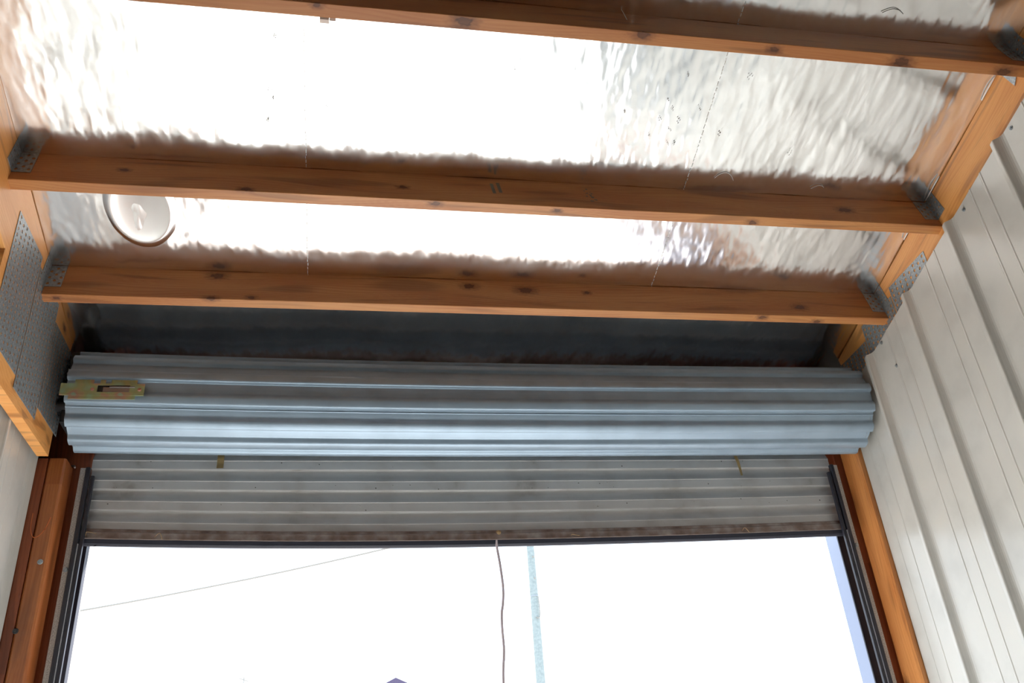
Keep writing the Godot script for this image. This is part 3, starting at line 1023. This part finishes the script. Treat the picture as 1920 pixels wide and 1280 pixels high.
func build_outside() -> void:
	var t := thing("street_pole", "pale grey-blue concrete pole standing beyond the open door", "pole", Vector3(4.36, -0.015, -20))
	var st := begin(true)
	var pts := []
	for k in 11:
		pts.append(Vector3(4.27 + 0.0095 * k * 0.85, k * 0.85 - 0.015, -20))
	tube(st, pts, 0.125, 20, 0.082)
	put("shaft", st, M.pole, t)
	st = begin(true)
	for k in 20:
		var a0 := TAU * k / 20
		var a1 := TAU * (k + 1) / 20
		var c := Vector3(4.345, 6.69, -20)
		var ra := Vector3(cos(a0), 0, sin(a0)) * 0.102
		var rb := Vector3(cos(a1), 0, sin(a1)) * 0.102
		quad(st, c + ra, c + rb, c + rb + Vector3(0, 0.03, 0), c + ra + Vector3(0, 0.03, 0), ra)
	put("strap", st, M.galv, t)
	st = begin(true)
	tube(st, bezier([Vector3(4.40, 6.69, -19.9), Vector3(4.41, 6.45, -19.89), Vector3(4.40, 6.25, -19.89), Vector3(4.36, 6.2, -19.885), Vector3(4.32, 6.23, -19.89)]), 0.012, 6)
	put("cable_hook", st, M.wire, t)
	for y in [7.6, 7.1]:
		st = begin()
		disc(st, Vector3(4.37, y, -19.915), Vector3.BACK, 0.025, 0.02, 8, 0.7)
		put("step_bolt", st, M.wire, t)

	st = begin(true)
	var line := []
	for k in 25:
		var f := k / 24.0
		line.append(Vector3(lerpf(-9.0, 6.0, f), lerpf(4.75, 7.6, f) - 0.35 * sin(f * PI), lerpf(-15.0, -15.0, f)))
	tube(st, line, 0.016, 6)
	tag(put("overhead_wire", st, M.wire), "thin overhead wire slanting up across the bright sky at left", "wire")

	# a house whose gable just shows at the bottom of the opening
	t = thing("house", "dark blue gabled house roof peeping up at the foot of the opening", "house", Vector3(1.8, -0.015, -31))
	st = begin()
	extrude(st, PackedVector2Array([Vector2(-3.2, -0.015), Vector2(6.8, -0.015), Vector2(6.8, 4.4), Vector2(1.8, 6.72), Vector2(-3.2, 4.4)]), Vector3(0, 0, -38), Vector3.RIGHT, Vector3.UP, Vector3.BACK, 7.6)
	put("walls", st, M.house_wall, t)
	for s in [-1.0, 1.0]:
		st = begin()
		var p := PackedVector2Array([Vector2(1.795, 6.86), Vector2(1.795, 6.74), Vector2(1.795 + s * 5.4, 6.74 - 5.4 * 0.47), Vector2(1.795 + s * 5.4, 6.86 - 5.4 * 0.47)])
		extrude(st, p, Vector3(0, 0, -38.4), Vector3.RIGHT, Vector3.UP, Vector3.BACK, 8.38)
		put("roof", st, M.house_roof, t)
		st = begin()
		var b := PackedVector2Array([Vector2(1.795, 6.888), Vector2(1.795, 6.7), Vector2(1.795 + s * 5.45, 6.7 - 5.45 * 0.47), Vector2(1.795 + s * 5.45, 6.888 - 5.45 * 0.47)])
		extrude(st, b, Vector3(0, 0, -30.02), Vector3.RIGHT, Vector3.UP, Vector3.BACK, 0.03)
		put("barge_board", st, M.house_trim, t)

	st = begin()
	for seg in [[Vector3(-2.38, 5.0, -25), Vector3(-2.38, 6.17, -25)], [Vector3(-2.5, 6.15, -25), Vector3(-2.27, 6.07, -25)], [Vector3(-2.46, 6.04, -25), Vector3(-2.3, 5.99, -25)]]:
		tube(st, seg, 0.014, 6)
	box(st, Vector3(-2.405, -0.015, -25.025), Vector3(-2.355, 5.0, -24.975))
	tag(put("aerial", st, M.wire), "small aerial on a mast just showing at the lower edge of the opening", "aerial")


# ------------------------------------------------------------------ small things

func build_details() -> void:
	# folded scrap of clear plastic caught on the nearest purlin
	var st := begin()
	var c := roof(-0.085, -1.6452) + down_normal() * 0.1305
	extrude(st, PackedVector2Array([Vector2(0.0, 0.0), Vector2(0.024, -0.002), Vector2(0.03, -0.012), Vector2(0.041, -0.014), Vector2(0.041, -0.012), Vector2(0.032, -0.0095), Vector2(0.026, 0.0)]), c, Vector3.FORWARD, Vector3.UP, Vector3.RIGHT, 0.024)
	extrude(st, PackedVector2Array([Vector2(0.008, 0.0), Vector2(0.03, -0.003), Vector2(0.036, -0.008), Vector2(0.037, -0.006), Vector2(0.031, 0.0)]), c + Vector3(0.025, 0, 0), Vector3.FORWARD, Vector3.UP, Vector3.RIGHT, 0.016)
	tag(put("plastic_scrap", st, M.plastic), "folded scrap of cloudy plastic stuck under the nearest purlin", "scrap")

	st = begin(true)
	tube(st, bezier([Vector3(0.73, 3.68, -1.652), Vector3(0.745, 3.639, -1.636), Vector3(0.76, 3.584, -1.632), Vector3(0.768, 3.545, -1.63), Vector3(0.775, 3.525, -1.632)]), 0.0009, 5)
	tube(st, bezier([Vector3(0.762, 3.54, -1.63), Vector3(0.77, 3.53, -1.626), Vector3(0.779, 3.53, -1.63), Vector3(0.776, 3.52, -1.63)]), 0.0016, 5)
	tag(put("cobweb_strand", st, M.web), "white cobweb strand hanging down the shaded face of the nearest purlin", "cobweb")

	var hairs := [[[1.214, -2.158], [1.228, -2.142], [1.25, -2.136], [1.27, -2.146], [1.283, -2.164], "web", "curly white fibre on the foil above the middle purlin"],
		[[1.575, -2.178], [1.588, -2.168], [1.6, -2.164], [1.612, -2.165], [1.62, -2.17], "web", "short white fibre on the foil near the right bracket of the middle purlin"],
		[[1.552, -1.57], [1.57, -1.56], [1.585, -1.556], [1.604, -1.559], [1.62, -1.568], "hair", "dark hair on the foil above the nearest purlin"]]
	for h in hairs:
		st = begin(true)
		var pts := []
		for k in 5:
			pts.append(roof(h[k][0], h[k][1]) + down_normal() * 0.006)
		tube(st, bezier(pts), 0.0011, 5)
		tag(put("fibre", st, M[h[5]]), h[6], "fibre", "stray fibres on the foil")

	# straw caught on the bottom rail
	for k in 4:
		st = begin(true)
		var x: float = [-0.84, -0.62, 0.83, 1.5][k]
		var y := 2.522 + sag(x)
		tube(st, bezier([Vector3(x, y, DOOR_Z + 0.016), Vector3(x + rng.randf_range(-0.02, 0.02), y + rng.randf_range(0.0, 0.02), DOOR_Z + 0.024), Vector3(x + rng.randf_range(0.01, 0.04), y + rng.randf_range(-0.012, 0.012), DOOR_Z + 0.02)]), 0.0009, 5)
		tag(put("straw_wisp", st, M.straw), ["straw wisp at the far left end of the rusty bottom rail", "straw wisp on the bottom rail above the torn rubber seal", "straw wisp on the bottom rail just right of the pole", "straw wisp on the bottom rail toward the ribbed wall"][k], "straw", "straw wisps on the bottom rail")

	# corner of a steel strap behind the nearest purlin
	st = begin()
	extrude(st, PackedVector2Array([Vector2(-1.711, 3.545), Vector2(-1.655, 3.51), Vector2(-1.687, 3.474)]), Vector3(XR - 0.003, 0, 0), Vector3.BACK, Vector3.UP, Vector3.RIGHT, 0.0015)
	tag(put("strap_corner", st, M.galv), "bright steel strap corner on the right rafter below the nearest purlin", "strap")
